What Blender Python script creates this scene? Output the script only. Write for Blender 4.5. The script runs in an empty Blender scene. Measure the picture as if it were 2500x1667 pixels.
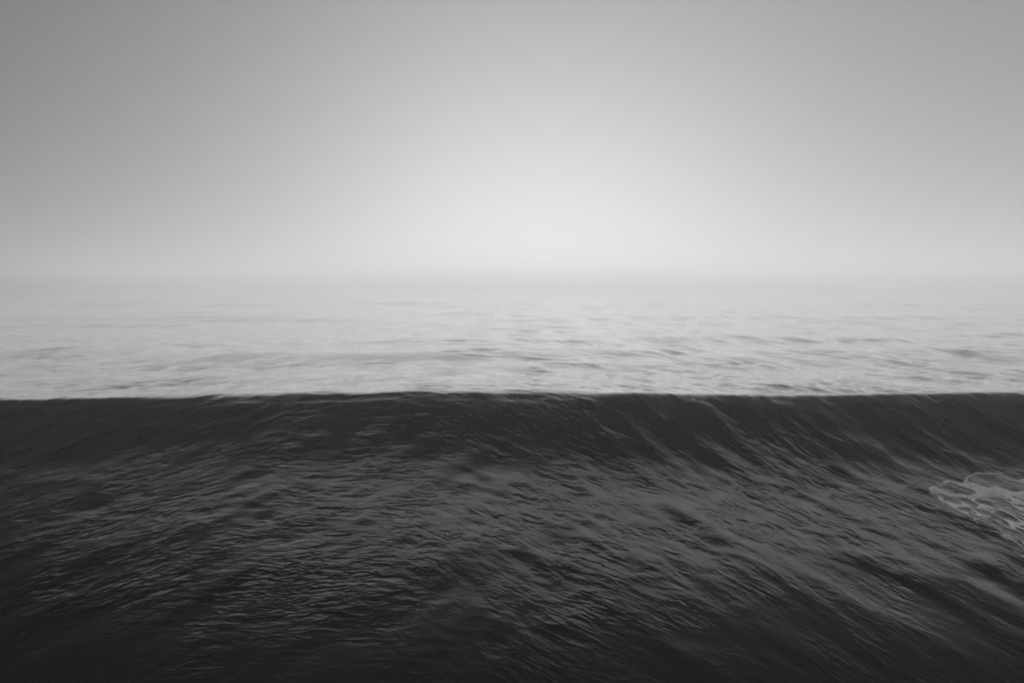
import bpy, math
import numpy as np

sc = bpy.context.scene
COL = sc.collection
R = math.radians

# ------------------------------------------------------------------ camera
CAM_Z = 5.0
cam_d = bpy.data.cameras.new("camera")
cam = bpy.data.objects.new("camera", cam_d)
COL.objects.link(cam)
cam_d.lens = 28.0
cam_d.sensor_width = 36.0
cam_d.clip_start = 0.1
cam_d.clip_end = 30000.0
cam.location = (0.0, 0.0, CAM_Z)
cam.rotation_euler = (R(90.0 - 4.2), 0.0, R(0.0))
sc.camera = cam

# ------------------------------------------------------------------ sky and sun (black-and-white: luminance only)
GLOW_PEAK, GLOW_WIDTH, GLOW_SOFT = 0.45, R(9.0), R(20.0)
MIST_HORIZON, MIST_ZENITH, MIST_SIDE = 0.19, 0.095, 0.50
BANK = 0.14                              # brighter fog bank low on the horizon, all the way round
SKY_SHARE = 0.12
SUN_EL, SUN_AZ = R(1.0), R(6.0)          # azimuth measured from +Y (straight ahead) towards +X
world = bpy.data.worlds.new("World")
sc.world = world
world.use_nodes = True
nt = world.node_tree
nt.nodes.clear()
sky = nt.nodes.new("ShaderNodeTexSky")
sky.sky_type = 'NISHITA'
sky.sun_disc = False
sky.sun_elevation = SUN_EL
sky.sun_rotation = SUN_AZ
sky.altitude = 0.0
sky.air_density = 1.0
sky.dust_density = 0.0
sky.ozone_density = 1.0
bw = nt.nodes.new("ShaderNodeRGBToBW")
bg = nt.nodes.new("ShaderNodeBackground")
bg.inputs["Strength"].default_value = 0.1414
wo = nt.nodes.new("ShaderNodeOutputWorld")
nt.links.new(sky.outputs["Color"], bw.inputs["Color"])
def wmath(op, *args):
    n = nt.nodes.new("ShaderNodeMath"); n.operation = op
    for k, v in enumerate(args):
        if isinstance(v, (int, float)): n.inputs[k].default_value = v
        else: nt.links.new(v, n.inputs[k])
    return n.outputs[0]
# the mist between the sun and the sea: a wide glow round the hidden sun that goes on all round the sky
geo = nt.nodes.new("ShaderNodeTexCoord")
nrm = nt.nodes.new("ShaderNodeVectorMath"); nrm.operation = 'NORMALIZE'
nt.links.new(geo.outputs["Generated"], nrm.inputs[0])
dot = nt.nodes.new("ShaderNodeVectorMath"); dot.operation = 'DOT_PRODUCT'
GLOW_EL, GLOW_AZ = R(1.0), R(1.5)
dot.inputs[1].default_value = (math.sin(GLOW_AZ) * math.cos(GLOW_EL), math.cos(GLOW_AZ) * math.cos(GLOW_EL), math.sin(GLOW_EL))
nt.links.new(nrm.outputs[0], dot.inputs[0])
ang = wmath('ARCCOSINE', wmath('MINIMUM', dot.outputs["Value"], 0.99999))
soft = wmath('SUBTRACT', wmath('SQRT', wmath('ADD', wmath('MULTIPLY', ang, ang), GLOW_SOFT ** 2)), GLOW_SOFT)
glow = wmath('MULTIPLY', wmath('EXPONENT', wmath('MULTIPLY', soft, -1.0 / GLOW_WIDTH)), GLOW_PEAK)
sepw = nt.nodes.new("ShaderNodeSeparateXYZ")
nt.links.new(nrm.outputs[0], sepw.inputs[0])
up = wmath('MAXIMUM', sepw.outputs["Z"], 0.0)
base = wmath('ADD', wmath('MULTIPLY', wmath('EXPONENT', wmath('MULTIPLY', up, -2.2)), MIST_HORIZON - MIST_ZENITH), MIST_ZENITH)
base = wmath('ADD', base, wmath('MULTIPLY', wmath('EXPONENT', wmath('MULTIPLY', up, -1.0 / math.sin(R(5.0)))), BANK))
base = wmath('MULTIPLY', base, wmath('ADD', 1.0, wmath('MULTIPLY', sepw.outputs["X"], MIST_SIDE)))
total = wmath('ADD', wmath('MULTIPLY', wmath('ADD', glow, base), 10.0), wmath('MULTIPLY', bw.outputs["Val"], SKY_SHARE))
nt.links.new(total, bg.inputs["Color"])
nt.links.new(bg.outputs["Background"], wo.inputs["Surface"])

sun_d = bpy.data.lights.new("sun", 'SUN')
sun_d.energy = 1.9
sun_d.angle = R(90.0)
sun_d.color = (1.0, 1.0, 1.0)
sun = bpy.data.objects.new("sun", sun_d)
COL.objects.link(sun)
sun.rotation_euler = (R(90.0) - SUN_EL, 0.0, R(180.0) - SUN_AZ)
sun.location = (0, 0, 40)

sc.view_settings.view_transform = 'Standard'
sc.view_settings.look = 'None'
sc.view_settings.gamma = 1.0
sc.view_settings.exposure = -0.4
sc.view_settings.use_curve_mapping = False
sc.render.engine = 'CYCLES'
sc.cycles.volume_bounces = 8
sc.cycles.max_bounces = 10
sc.cycles.use_denoising = True
sc.cycles.denoising_prefilter = 'ACCURATE'
sc.cycles.use_adaptive_sampling = False
sc.cycles.denoiser = 'OPENIMAGEDENOISE'
sc.cycles.denoising_input_passes = 'RGB_ALBEDO_NORMAL'
sc.cycles.sample_clamp_indirect = 8.0

# ------------------------------------------------------------------ helpers
def perlin(u, v, seed):
    """2-D gradient noise, about -0.7..0.7"""
    iu = np.floor(u).astype(np.int64); iv = np.floor(v).astype(np.int64)
    fu = (u - iu).astype(np.float32); fv = (v - iv).astype(np.float32)
    def grad(a, b, du, dv):
        h = (a * 374761393 + b * 668265263 + seed * 1442695041) & 0xFFFFFFFF
        h = ((h ^ (h >> 13)) * 1274126177) & 0xFFFFFFFF
        h = (h ^ (h >> 16)) & 0xFFFF
        ang = h.astype(np.float32) * np.float32(2 * math.pi / 65536)
        return np.cos(ang) * du + np.sin(ang) * dv
    su = fu * fu * fu * (fu * (fu * 6 - 15) + 10)
    sv = fv * fv * fv * (fv * (fv * 6 - 15) + 10)
    a = grad(iu, iv, fu, fv); b = grad(iu + 1, iv, fu - 1, fv)
    c = grad(iu, iv + 1, fu, fv - 1); d = grad(iu + 1, iv + 1, fu - 1, fv - 1)
    return (a + su * (b - a)) * (1 - sv) + (c + su * (d - c)) * sv

def smooth(a, b, x):
    t = np.clip((x - a) / (b - a), 0, 1)
    return t * t * (3 - 2 * t)

def streak(x, y, deg, lam, stretch, seed):
    """noise whose crests run along the direction deg (from the x axis)"""
    t = R(deg)
    u = (x * math.cos(t) + y * math.sin(t)) / (lam * stretch)
    v = (-x * math.sin(t) + y * math.cos(t)) / lam
    return perlin(u + seed * 7.31, v - seed * 3.17, seed)

# crest directions of the ripples turn from left to right across the sea
ANGLES = (54.0, 36.0, 0.0, -38.0, -60.0, -70.0)
CENTRES = (-14.0, -8.0, -4.0, 1.0, 5.5, 11.0)
def turn_weights(x):
    ws = []
    for i, c in enumerate(CENTRES):
        w = np.ones_like(x)
        if i > 0:
            w = w * smooth(CENTRES[i - 1], c, x)
        if i < len(CENTRES) - 1:
            w = w * (1 - smooth(c, CENTRES[i + 1], x))
        ws.append(w)
    return ws

def ripples(x, y, lam, stretch, seed):
    out = np.zeros_like(x)
    for i, w in enumerate(turn_weights(x)):
        m = w > 1e-3
        if m.any():
            out[m] += w[m] * streak(x[m], y[m], ANGLES[i], lam, stretch, seed + i)
    return out

# ------------------------------------------------------------------ the water surface as one height function
CREST_Y = 21.2
PROF_Y = np.array([-80, -20, 0, 5, 9, 11, 13, 14.5, 16, 17.5, 18.5, 19.5, 20.3, 20.8, 21.2, 21.8, 23, 25, 28, 33, 40, 9000.0])
PROF_RIGHT = np.array([-2.3, -2.3, -2.3, -1.98, -1.40, -0.88, -0.40, -0.08, 0.19, 0.47, 0.74, 1.14, 1.57, 1.84, 1.98, 1.92, 1.62, 1.15, 0.60, 0.15, 0.0, 0.0])
PROF_LEFT = np.array([-2.3, -2.3, -2.3, -2.00, -1.43, -1.00, -0.56, -0.18, 0.19, 0.56, 0.84, 1.21, 1.58, 1.84, 1.98, 1.93, 1.64, 1.15, 0.60, 0.15, 0.0, 0.0])
def _pchip(xq, PZ):
    h = np.diff(PROF_Y); d = np.diff(PZ) / h
    m = np.zeros_like(PROF_Y); m[0] = d[0]; m[-1] = d[-1]
    for i in range(1, len(PROF_Y) - 1):
        if d[i - 1] * d[i] > 0:
            w1, w2 = 2 * h[i] + h[i - 1], h[i] + 2 * h[i - 1]
            m[i] = (w1 + w2) / (w1 / d[i - 1] + w2 / d[i])
    k = np.clip(np.searchsorted(PROF_Y, xq) - 1, 0, len(h) - 1)
    t = (xq - PROF_Y[k]) / h[k]
    return ((1 + 2 * t) * (1 - t) ** 2 * PZ[k] + t * (1 - t) ** 2 * h[k] * m[k]
            + t * t * (3 - 2 * t) * PZ[k + 1] + t * t * (t - 1) * h[k] * m[k + 1])

def height(x, y, step):
    """water level at (x, y); step = local mesh spacing, waves shorter than twice that are left out"""
    def lod(lam):
        return smooth(1.6, 3.2, lam / step)
    # the big wave; its crest line wanders a little
    dy = (0.30 - 0.18 * smooth(-1, 4, x)) * perlin(x / 6.0, x * 0 + 0.5, 3)
    side = smooth(-9.0, 3.0, x)
    z = side * _pchip(y - dy, PROF_RIGHT) + (1 - side) * _pchip(y - dy, PROF_LEFT)
    amp = (1.0 + 0.05 * perlin(x / 8.0 + 4.2, x * 0 + 0.3, 5) + 0.035 * np.exp(-((x - 2.0) / 5.0) ** 2)
           - 0.06 * smooth(3, 14, -x) + 0.05 * smooth(5, 13, x))
    z = np.where(z > 0, z * amp, z)
    far = smooth(30, 70, y)
    face = smooth(17.5, 19.2, y) * (1 - smooth(20.3, 21.0, y))     # the drawn-up, glassy face is calmer
    lip = smooth(20.3, 21.0, y) * (1 - smooth(22.5, 24, y)) * (1 - 0.85 * smooth(0, 5, x))
    # long swells far out
    z += far * (0.55 * streak(x, y, 2.0, 62.0, 5.0, 11) + 0.45 * streak(x, y, -4.0, 31.0, 4.0, 12))
    z += 0.8 * np.exp(-((y - 178 + 8 * perlin(x / 60, x * 0 + .5, 91)) / 11.0) ** 2) * (0.7 + 0.6 * perlin(x / 45, x * 0 + .2, 92))
    # chop, in patches
    gust = np.clip(0.75 + 1.1 * perlin(x / 4.5, y / 3.0, 71) + 0.7 * perlin(x / 1.6, y / 1.3, 72), 0.12, 1.8)
    wind = smooth(24, 30, y) * np.clip(0.35 + 2.4 * perlin(x / 7.0, y / 5.0, 73) + 1.2 * perlin(x / 2.5, y / 2.0, 74), 0.0, 2.2)
    upper_face = smooth(18.5, 19.5, y) * (1 - smooth(20.6, 21.2, y)) * (1 - smooth(0.0, 6.0, x))
    calm = (1 - 0.35 * face) * (0.15 + 0.85 * smooth(11.0, 15.2, y)) * (0.42 + 0.58 * smooth(-7.0, 1.0, x))
    z += smooth(22, 30, y) * 0.48 * streak(x, y, 3.0, 9.0, 2.5, 21) * lod(9.0)
    z += (0.06 + 0.15 * smooth(26, 45, y)) * calm * ripples(x, y, 3.4, 2.6, 131) * lod(3.4)
    z += (0.036 + 0.095 * wind) * calm * ripples(x, y, 1.5, 2.6, 41) * lod(1.5)
    z += (1.25 * calm * gust + 1.5 * wind + 0.8 * lip) * 0.038 * ripples(x, y, 0.75, 2.4, 51) * lod(0.75)
    r = ripples(x, y, 0.42, 2.4, 61)
    z += (1.2 * calm * gust + 1.1 * wind + 0.9 * lip) * 0.020 * (1 - 2.2 * np.abs(r)) * lod(0.42)
    z += calm * gust * 0.013 * (streak(x, y, 22.0, 0.60, 1.6, 171) + streak(x, y, -38.0, 0.46, 1.5, 172)) * lod(0.46)
    z += upper_face * np.clip(gust, 0.3, 1.4) * 0.030 * (1 - 2.2 * np.abs(ripples(x, y, 0.5, 2.4, 181))) * lod(0.5)
    z += lip * (0.09 * streak(x, y, 2.0, 0.9, 2.5, 81) + 0.10 * streak(x, y, 0.0, 2.2, 2.0, 82)) * lod(0.9)
    # long ribs of water drawn up the face
    rib = smooth(10.0, 15.0, y) * (1 - smooth(20.2, 21.0, y))
    right = smooth(-2.0, 4.0, x)
    z += rib * lod(0.7) * (right * (0.065 * streak(x, y, -56.0, 0.95, 4.5, 95) + 0.045 * streak(x, y, -63.0, 0.42, 5.0, 96))
                           + (1 - right) * (0.035 * streak(x, y, 42.0, 0.9, 4.0, 97) + 0.025 * streak(x, y, 55.0, 0.45, 4.0, 98)))
    return z

def grid_mesh(name, X, Y, Z, mat):
    n, m = X.shape
    co = np.empty((n * m, 3), np.float32)
    co[:, 0] = X.ravel(); co[:, 1] = Y.ravel(); co[:, 2] = Z.ravel()
    i = np.arange(n - 1)[:, None] * m + np.arange(m - 1)[None, :]
    f = np.stack([i, i + 1, i + m + 1, i + m], -1).reshape(-1, 4).astype(np.int32)
    return raw_mesh(name, co, f, mat)

def raw_mesh(name, co, f, mat):
    me = bpy.data.meshes.new(name)
    me.vertices.add(len(co)); me.vertices.foreach_set("co", np.ascontiguousarray(co, np.float32).ravel())
    me.loops.add(f.size); me.loops.foreach_set("vertex_index", np.ascontiguousarray(f, np.int32).ravel())
    k = f.shape[1]
    me.polygons.add(len(f)); me.polygons.foreach_set("loop_start", np.arange(0, f.size, k, dtype=np.int32))
    me.update(calc_edges=True)
    me.polygons.foreach_set("use_smooth", np.ones(len(f), bool))
    me.materials.append(mat)
    o = bpy.data.objects.new(name, me)
    COL.objects.link(o)
    return o

# ------------------------------------------------------------------ materials
def water_material(name, rough, layers):
    m = bpy.data.materials.new(name); m.use_nodes = True
    t = m.node_tree; N = t.nodes; L = t.links
    p = N["Principled BSDF"]
    p.inputs["Base Color"].default_value = (0.016, 0.016, 0.016, 1)
    p.inputs["Roughness"].default_value = rough
    p.inputs["IOR"].default_value = 1.333
    tc = N.new("ShaderNodeTexCoord")
    sep = N.new("ShaderNodeSeparateXYZ"); L.new(tc.outputs["Object"], sep.inputs[0])
    total = None
    def math_node(op, a, b):
        n = N.new("ShaderNodeMath"); n.operation = op
        for k, v in enumerate((a, b)):
            if hasattr(v, "is_linked"): L.new(v, n.inputs[k])
            else: n.inputs[k].default_value = v
        return n.outputs[0]
    def step_node(a, b):
        n = N.new("ShaderNodeMapRange"); n.interpolation_type = 'SMOOTHSTEP'
        n.inputs["From Min"].default_value = a; n.inputs["From Max"].default_value = b
        L.new(sep.outputs["X"], n.inputs["Value"])
        return n.outputs["Result"]
    for i, (a, c) in enumerate(zip(ANGLES, CENTRES)):
        w = 1.0
        if i > 0: w = step_node(CENTRES[i - 1], c)
        if i < len(CENTRES) - 1: w = math_node('MULTIPLY', w, math_node('SUBTRACT', 1.0, step_node(c, CENTRES[i + 1])))
        rot = N.new("ShaderNodeMapping"); rot.vector_type = 'POINT'
        rot.inputs["Rotation"].default_value = (0, 0, R(-a))
        L.new(tc.outputs["Object"], rot.inputs["Vector"])
        for lam, st, h, det in layers:
            sca = N.new("ShaderNodeMapping")
            sca.inputs["Scale"].default_value = (1 / (lam * st), 1 / lam, 0.3 / lam)
            sca.inputs["Location"].default_value = (i * 13.7, i * 5.1, lam * 40)
            L.new(rot.outputs[0], sca.inputs["Vector"])
            no = N.new("ShaderNodeTexNoise"); no.inputs["Scale"].default_value = 1.0
            no.inputs["Detail"].default_value = det; no.inputs["Roughness"].default_value = 0.5
            L.new(sca.outputs[0], no.inputs["Vector"])
            f = no.outputs["Fac"]
            if lam > 0.2:                                  # sharp little crests
                f = math_node('SUBTRACT', 1.0, math_node('ABSOLUTE', math_node('SUBTRACT', math_node('MULTIPLY', f, 2.0), 1.0), 0.0))
            s = math_node('MULTIPLY', math_node('MULTIPLY', f, h), w)
            total = s if total is None else math_node('ADD', total, s)
    gust = N.new("ShaderNodeTexNoise"); gust.inputs["Scale"].default_value = 0.8; gust.inputs["Detail"].default_value = 3.0
    L.new(tc.outputs["Object"], gust.inputs["Vector"])
    gr = N.new("ShaderNodeMapRange"); gr.inputs["From Min"].default_value = 0.38; gr.inputs["From Max"].default_value = 0.64
    gr.inputs["To Min"].default_value = 0.3; gr.inputs["To Max"].default_value = 1.2
    L.new(gust.outputs["Fac"], gr.inputs["Value"])
    near = N.new("ShaderNodeMapRange"); near.interpolation_type = 'SMOOTHSTEP'
    near.inputs["From Min"].default_value = 11.0; near.inputs["From Max"].default_value = 15.2
    near.inputs["To Min"].default_value = 0.25
    L.new(sep.outputs["Y"], near.inputs["Value"])
    up = N.new("ShaderNodeMapRange"); up.interpolation_type = 'SMOOTHSTEP'
    up.inputs["From Min"].default_value = 17.0; up.inputs["From Max"].default_value = 19.5
    up.inputs["To Min"].default_value = 1.0; up.inputs["To Max"].default_value = 0.9
    L.new(sep.outputs["Y"], up.inputs["Value"])
    # centred, so that the patches of wind only roughen the surface
    total = math_node('MULTIPLY', math_node('MULTIPLY', math_node('SUBTRACT', total, 0.045), gr.outputs["Result"]), math_node('MULTIPLY', near.outputs["Result"], up.outputs["Result"]))
    bump = N.new("ShaderNodeBump")
    bump.inputs["Strength"].default_value = 1.0; bump.inputs["Distance"].default_value = 1.0
    L.new(total, bump.inputs["Height"])
    L.new(bump.outputs[0], p.inputs["Normal"])
    return m

def foam_material():
    m = bpy.data.materials.new("sea_foam"); m.use_nodes = True
    t = m.node_tree; N = t.nodes; L = t.links
    p = N["Principled BSDF"]
    p.inputs["Roughness"].default_value = 0.4
    p.inputs["IOR"].default_value = 1.45
    p.inputs["Sheen Weight"].default_value = 1.0
    p.inputs["Sheen Roughness"].default_value = 0.5
    tc = N.new("ShaderNodeTexCoord")
    no = N.new("ShaderNodeTexNoise"); no.inputs["Scale"].default_value = 14.0; no.inputs["Detail"].default_value = 5.0
    L.new(tc.outputs["Object"], no.inputs["Vector"])
    cr = N.new("ShaderNodeValToRGB")
    cr.color_ramp.elements[0].position = 0.3; cr.color_ramp.elements[0].color = (0.82, 0.82, 0.82, 1)
    cr.color_ramp.elements[1].position = 0.7; cr.color_ramp.elements[1].color = (0.96, 0.96, 0.96, 1)
    L.new(no.outputs["Fac"], cr.inputs["Fac"]); L.new(cr.outputs["Color"], p.inputs["Base Color"])
    bu = N.new("ShaderNodeBump"); bu.inputs["Distance"].default_value = 0.03; bu.inputs["Strength"].default_value = 0.6
    L.new(no.outputs["Fac"], bu.inputs["Height"]); L.new(bu.outputs[0], p.inputs["Normal"])
    # the froth thins out to a film with gaps between its bubbles
    at = N.new("ShaderNodeAttribute"); at.attribute_name = "cover"
    bub = N.new("ShaderNodeTexNoise"); bub.inputs["Scale"].default_value = 30.0; bub.inputs["Detail"].default_value = 3.0
    L.new(tc.outputs["Object"], bub.inputs["Vector"])
    mr = N.new("ShaderNodeMapRange"); mr.inputs["From Min"].default_value = 0.3; mr.inputs["From Max"].default_value = 0.7
    mr.inputs["To Min"].default_value = 0.92; mr.inputs["To Max"].default_value = 1.35
    L.new(bub.outputs["Fac"], mr.inputs["Value"])
    mu = N.new("ShaderNodeMath"); mu.operation = 'MULTIPLY'; mu.use_clamp = True
    L.new(at.outputs["Fac"], mu.inputs[0]); L.new(mr.outputs["Result"], mu.inputs[1])
    L.new(mu.outputs[0], p.inputs["Alpha"])
    return m

open_water = water_material("sea_water", 0.12, ((0.30, 2.8, 0.036, 1.0),))
wave_water = water_material("wave_water", 0.25, ((0.26, 2.4, 0.050, 2.0), (0.06, 1.8, 0.014, 2.0)))
foam_m = foam_material()

# ------------------------------------------------------------------ the air
bx = np.array([[sx, sy, sz] for sz in (-4.0, 14.0) for sy in (-400.0, 7200.0) for sx in (-9000.0, 9000.0)], np.float32)
bf = np.array([[0, 2, 3, 1], [4, 5, 7, 6], [0, 1, 5, 4], [2, 6, 7, 3], [0, 4, 6, 2], [1, 3, 7, 5]])
hm = bpy.data.materials.new("haze_air"); hm.use_nodes = True
hn = hm.node_tree; hn.nodes.clear()
ho = hn.nodes.new("ShaderNodeOutputMaterial")
pv = hn.nodes.new("ShaderNodeVolumePrincipled")
pv.inputs["Color"].default_value = (0.97, 0.97, 0.97, 1)
pv.inputs["Density"].default_value = 0.0040
pv.inputs["Anisotropy"].default_value = 0.85
hn.links.new(pv.outputs[0], ho.inputs["Volume"])
haze = raw_mesh("haze", bx, bf, hm)
haze.data.polygons.foreach_set("use_smooth", np.zeros(6, bool))
haze["kind"] = "stuff"

# ------------------------------------------------------------------ the sea behind the wave
def graded(lo, hi, first, growth_pow, ref):
    ys = [lo]
    while ys[-1] < hi:
        ys.append(ys[-1] + first * (max(ys[-1], ref) / ref) ** growth_pow)
    return np.array(ys)
SEAM = 27.0
ys = graded(SEAM, 6500.0, 0.075, 1.5, SEAM)
t = np.linspace(-1, 1, 901)
t = np.sign(t) * (0.45 * np.abs(t) + 0.55 * np.abs(t) ** 3)
X = t[None, :] * (70.0 + 1.15 * (ys[:, None] - SEAM))
Y = np.repeat(ys[:, None], t.size, 1)
dyy = np.gradient(ys)[:, None]
step = np.maximum(np.gradient(X, axis=1) / 2.5, dyy)
Z = height(X.ravel(), Y.ravel(), step.ravel()).reshape(X.shape)
skirt = (X[:1], Y[:1] - 0.4, Z[:1] - 0.5)
sea = grid_mesh("sea", np.vstack([skirt[0], X]), np.vstack([skirt[1], Y]), np.vstack([skirt[2], Z]), open_water)
sea["kind"] = "structure"

# ------------------------------------------------------------------ the wave in the foreground
yn = np.concatenate([np.linspace(-80, 4, 60)[:-1], np.linspace(4, 9, 60)[:-1], np.arange(9, 19, 0.045), np.arange(19, 22.0, 0.03), np.arange(22.0, SEAM + 0.05, 0.08)])
xl = [0.0]
while xl[-1] < 75:
    a = abs(xl[-1])
    xl.append(xl[-1] + (0.06 if a < 17 else 0.06 * (1 + (a - 17) * 0.25)))
xl = np.array(xl); xn = np.concatenate([-xl[:0:-1], xl])
X, Y = np.meshgrid(xn, yn)
step = np.maximum(np.gradient(xn)[None, :] / 2.5, np.gradient(yn)[:, None])
step = np.broadcast_to(step, X.shape)
Z = height(X.ravel(), Y.ravel(), step.ravel()).reshape(X.shape)
wave = grid_mesh("wave", X, Y, Z, wave_water)
wave["label"] = "dark glassy wave rising across the whole foreground with a straight sharp crest"
wave["category"] = "wave"

# ------------------------------------------------------------------ lacy foam drawn up the right of the wave
def foam_patch():
    rng = np.random.default_rng(12)
    fx = np.arange(8.6, 13.6, 0.014); fy = np.arange(13.2, 18.6, 0.02)
    X, Y = np.meshgrid(fx, fy)
    x, y = X.ravel(), Y.ravel()
    # edges wander
    wx = 0.16 * perlin(x / 0.6, y / 0.9, 301) + 0.10 * perlin(x / 0.22, y / 0.4, 302)
    wy = 0.34 * perlin(x / 0.7, y / 1.2, 303) + 0.20 * perlin(x / 0.25, y / 0.4, 304)
    px, py = x + wx, y + wy
    t = R(-69.0)
    u = (px * math.cos(t) + py * math.sin(t)) / 0.85       # along the streaks
    v = (-px * math.sin(t) + py * math.cos(t)) / 0.19      # across them
    lo = np.array([u.min(), v.min()]) - 1; hi = np.array([u.max(), v.max()]) + 1
    n = int((hi - lo).prod() * 0.9)
    pts = lo + rng.random((n, 2)) * (hi - lo)
    f1 = np.full(x.shape, 9.0); f2 = np.full(x.shape, 9.0)
    for a, b in pts:
        d = np.hypot(u - a, v - b)
        f2 = np.where(d < f1, f1, np.minimum(f2, d)); f1 = np.minimum(f1, d)
    lace = f2 - f1
    # outline: rounded head up the wave, trailing down it
    top = np.interp(px, [8.6, 9.0, 9.25, 9.7, 10.3, 11.0, 11.7, 13.6], [15.5, 16.9, 17.35, 17.70, 17.95, 18.02, 17.85, 17.6])
    lft = np.interp(py, [13.2, 14.2, 15.3, 16.4, 17.2, 18.6], [9.75, 9.45, 9.40, 9.20, 9.08, 9.0])
    din = np.minimum(top - py, px - lft)                    # distance inside the outline
    inside = smooth(-0.02, 0.10, din) * smooth(12.9, 14.2, py + 0.9 * perlin(x / 0.8, y * 0 + 0.4, 361) - 0.12 * np.maximum(px - 10.5, 0) ** 2) * (1 - smooth(12.2, 13.2, px + 0.7 * perlin(x * 0 + 0.3, y / 0.7, 362) + 0.25 * perlin(x / 0.3, y / 0.3, 363)))
    # two large open cells in the head
    def cell(cx, cy, rx, ry, deg):
        a = R(deg); dx, dy = px - cx, py - cy
        q = np.hypot((dx * math.cos(a) + dy * math.sin(a)) / rx, (-dx * math.sin(a) + dy * math.cos(a)) / ry)
        return (q - 1) * min(rx, ry)
    big = np.minimum(cell(9.80, 17.36, 0.36, 0.16, -12), cell(10.95, 17.62, 0.62, 0.24, -10))
    big = np.minimum(big, cell(12.2, 17.3, 0.5, 0.2, -15))
    dens = 0.5 + 0.55 * perlin(x / 0.9, y / 1.2, 320) + 0.25 * smooth(9.6, 10.8, px) 
    width = 0.06 + 0.42 * np.clip(dens, 0, 1)
    fine = 0.24 * perlin(u * 5, v * 2.5, 330) + 0.14 * perlin(x / 0.07, y / 0.13, 331)
    m = width - lace + fine
    low = smooth(0.0, 0.28, m)
    ring = smooth(-0.01, 0.05, big) * (1 - 0.5 * smooth(0.10, 0.35, big))
    cover = np.where(big < 0.30, np.maximum(ring * (0.75 + 0.9 * fine), low * smooth(0.0, 0.3, big)), low)
    rim = 1 - smooth(0.03, 0.12, np.abs(din - 0.05))
    cover = np.maximum(cover, rim * np.clip(0.32 + 2.4 * fine + 0.9 * perlin(x / 0.5, y / 0.8, 340), 0, 1) * smooth(15.5, 16.8, py))
    film = (0.05 + 0.4 * np.clip(perlin(u * 2.2, v * 1.1, 350), 0, 1)) * (0.6 + 0.4 * smooth(9.6, 10.3, px)) + 0.10 * smooth(10.3, 11.0, px) * smooth(17.0, 17.4, py)
    cover = np.clip(np.maximum(cover, film) * inside, 0, 1)
    cover *= 0.95 + 0.15 * smooth(9.6, 11.0, px)
    keep = (cover > 0.02).reshape(X.shape)
    quad = keep[:-1, :-1] & keep[1:, :-1] & keep[:-1, 1:] & keep[1:, 1:]
    z = height(x, y, np.full(x.shape, 0.05)) + 0.006 + 0.012 * cover
    m_ = X.shape[1]
    iy, ix = np.nonzero(quad)
    i = iy * m_ + ix
    f = np.stack([i, i + 1, i + m_ + 1, i + m_], -1)
    used, inv = np.unique(f.ravel(), return_inverse=True)
    co = np.stack([x, y, z], -1)[used]
    o = raw_mesh("foam_patch", co, inv.reshape(-1, 4), foam_m)
    at = o.data.attributes.new("cover", 'FLOAT', 'POINT')
    at.data.foreach_set("value", np.ascontiguousarray(cover[used], np.float32))
    o["label"] = "pale lacy patch of foam stretched over the right side of the dark wave"
    o["category"] = "foam"
    return o
foam_patch()
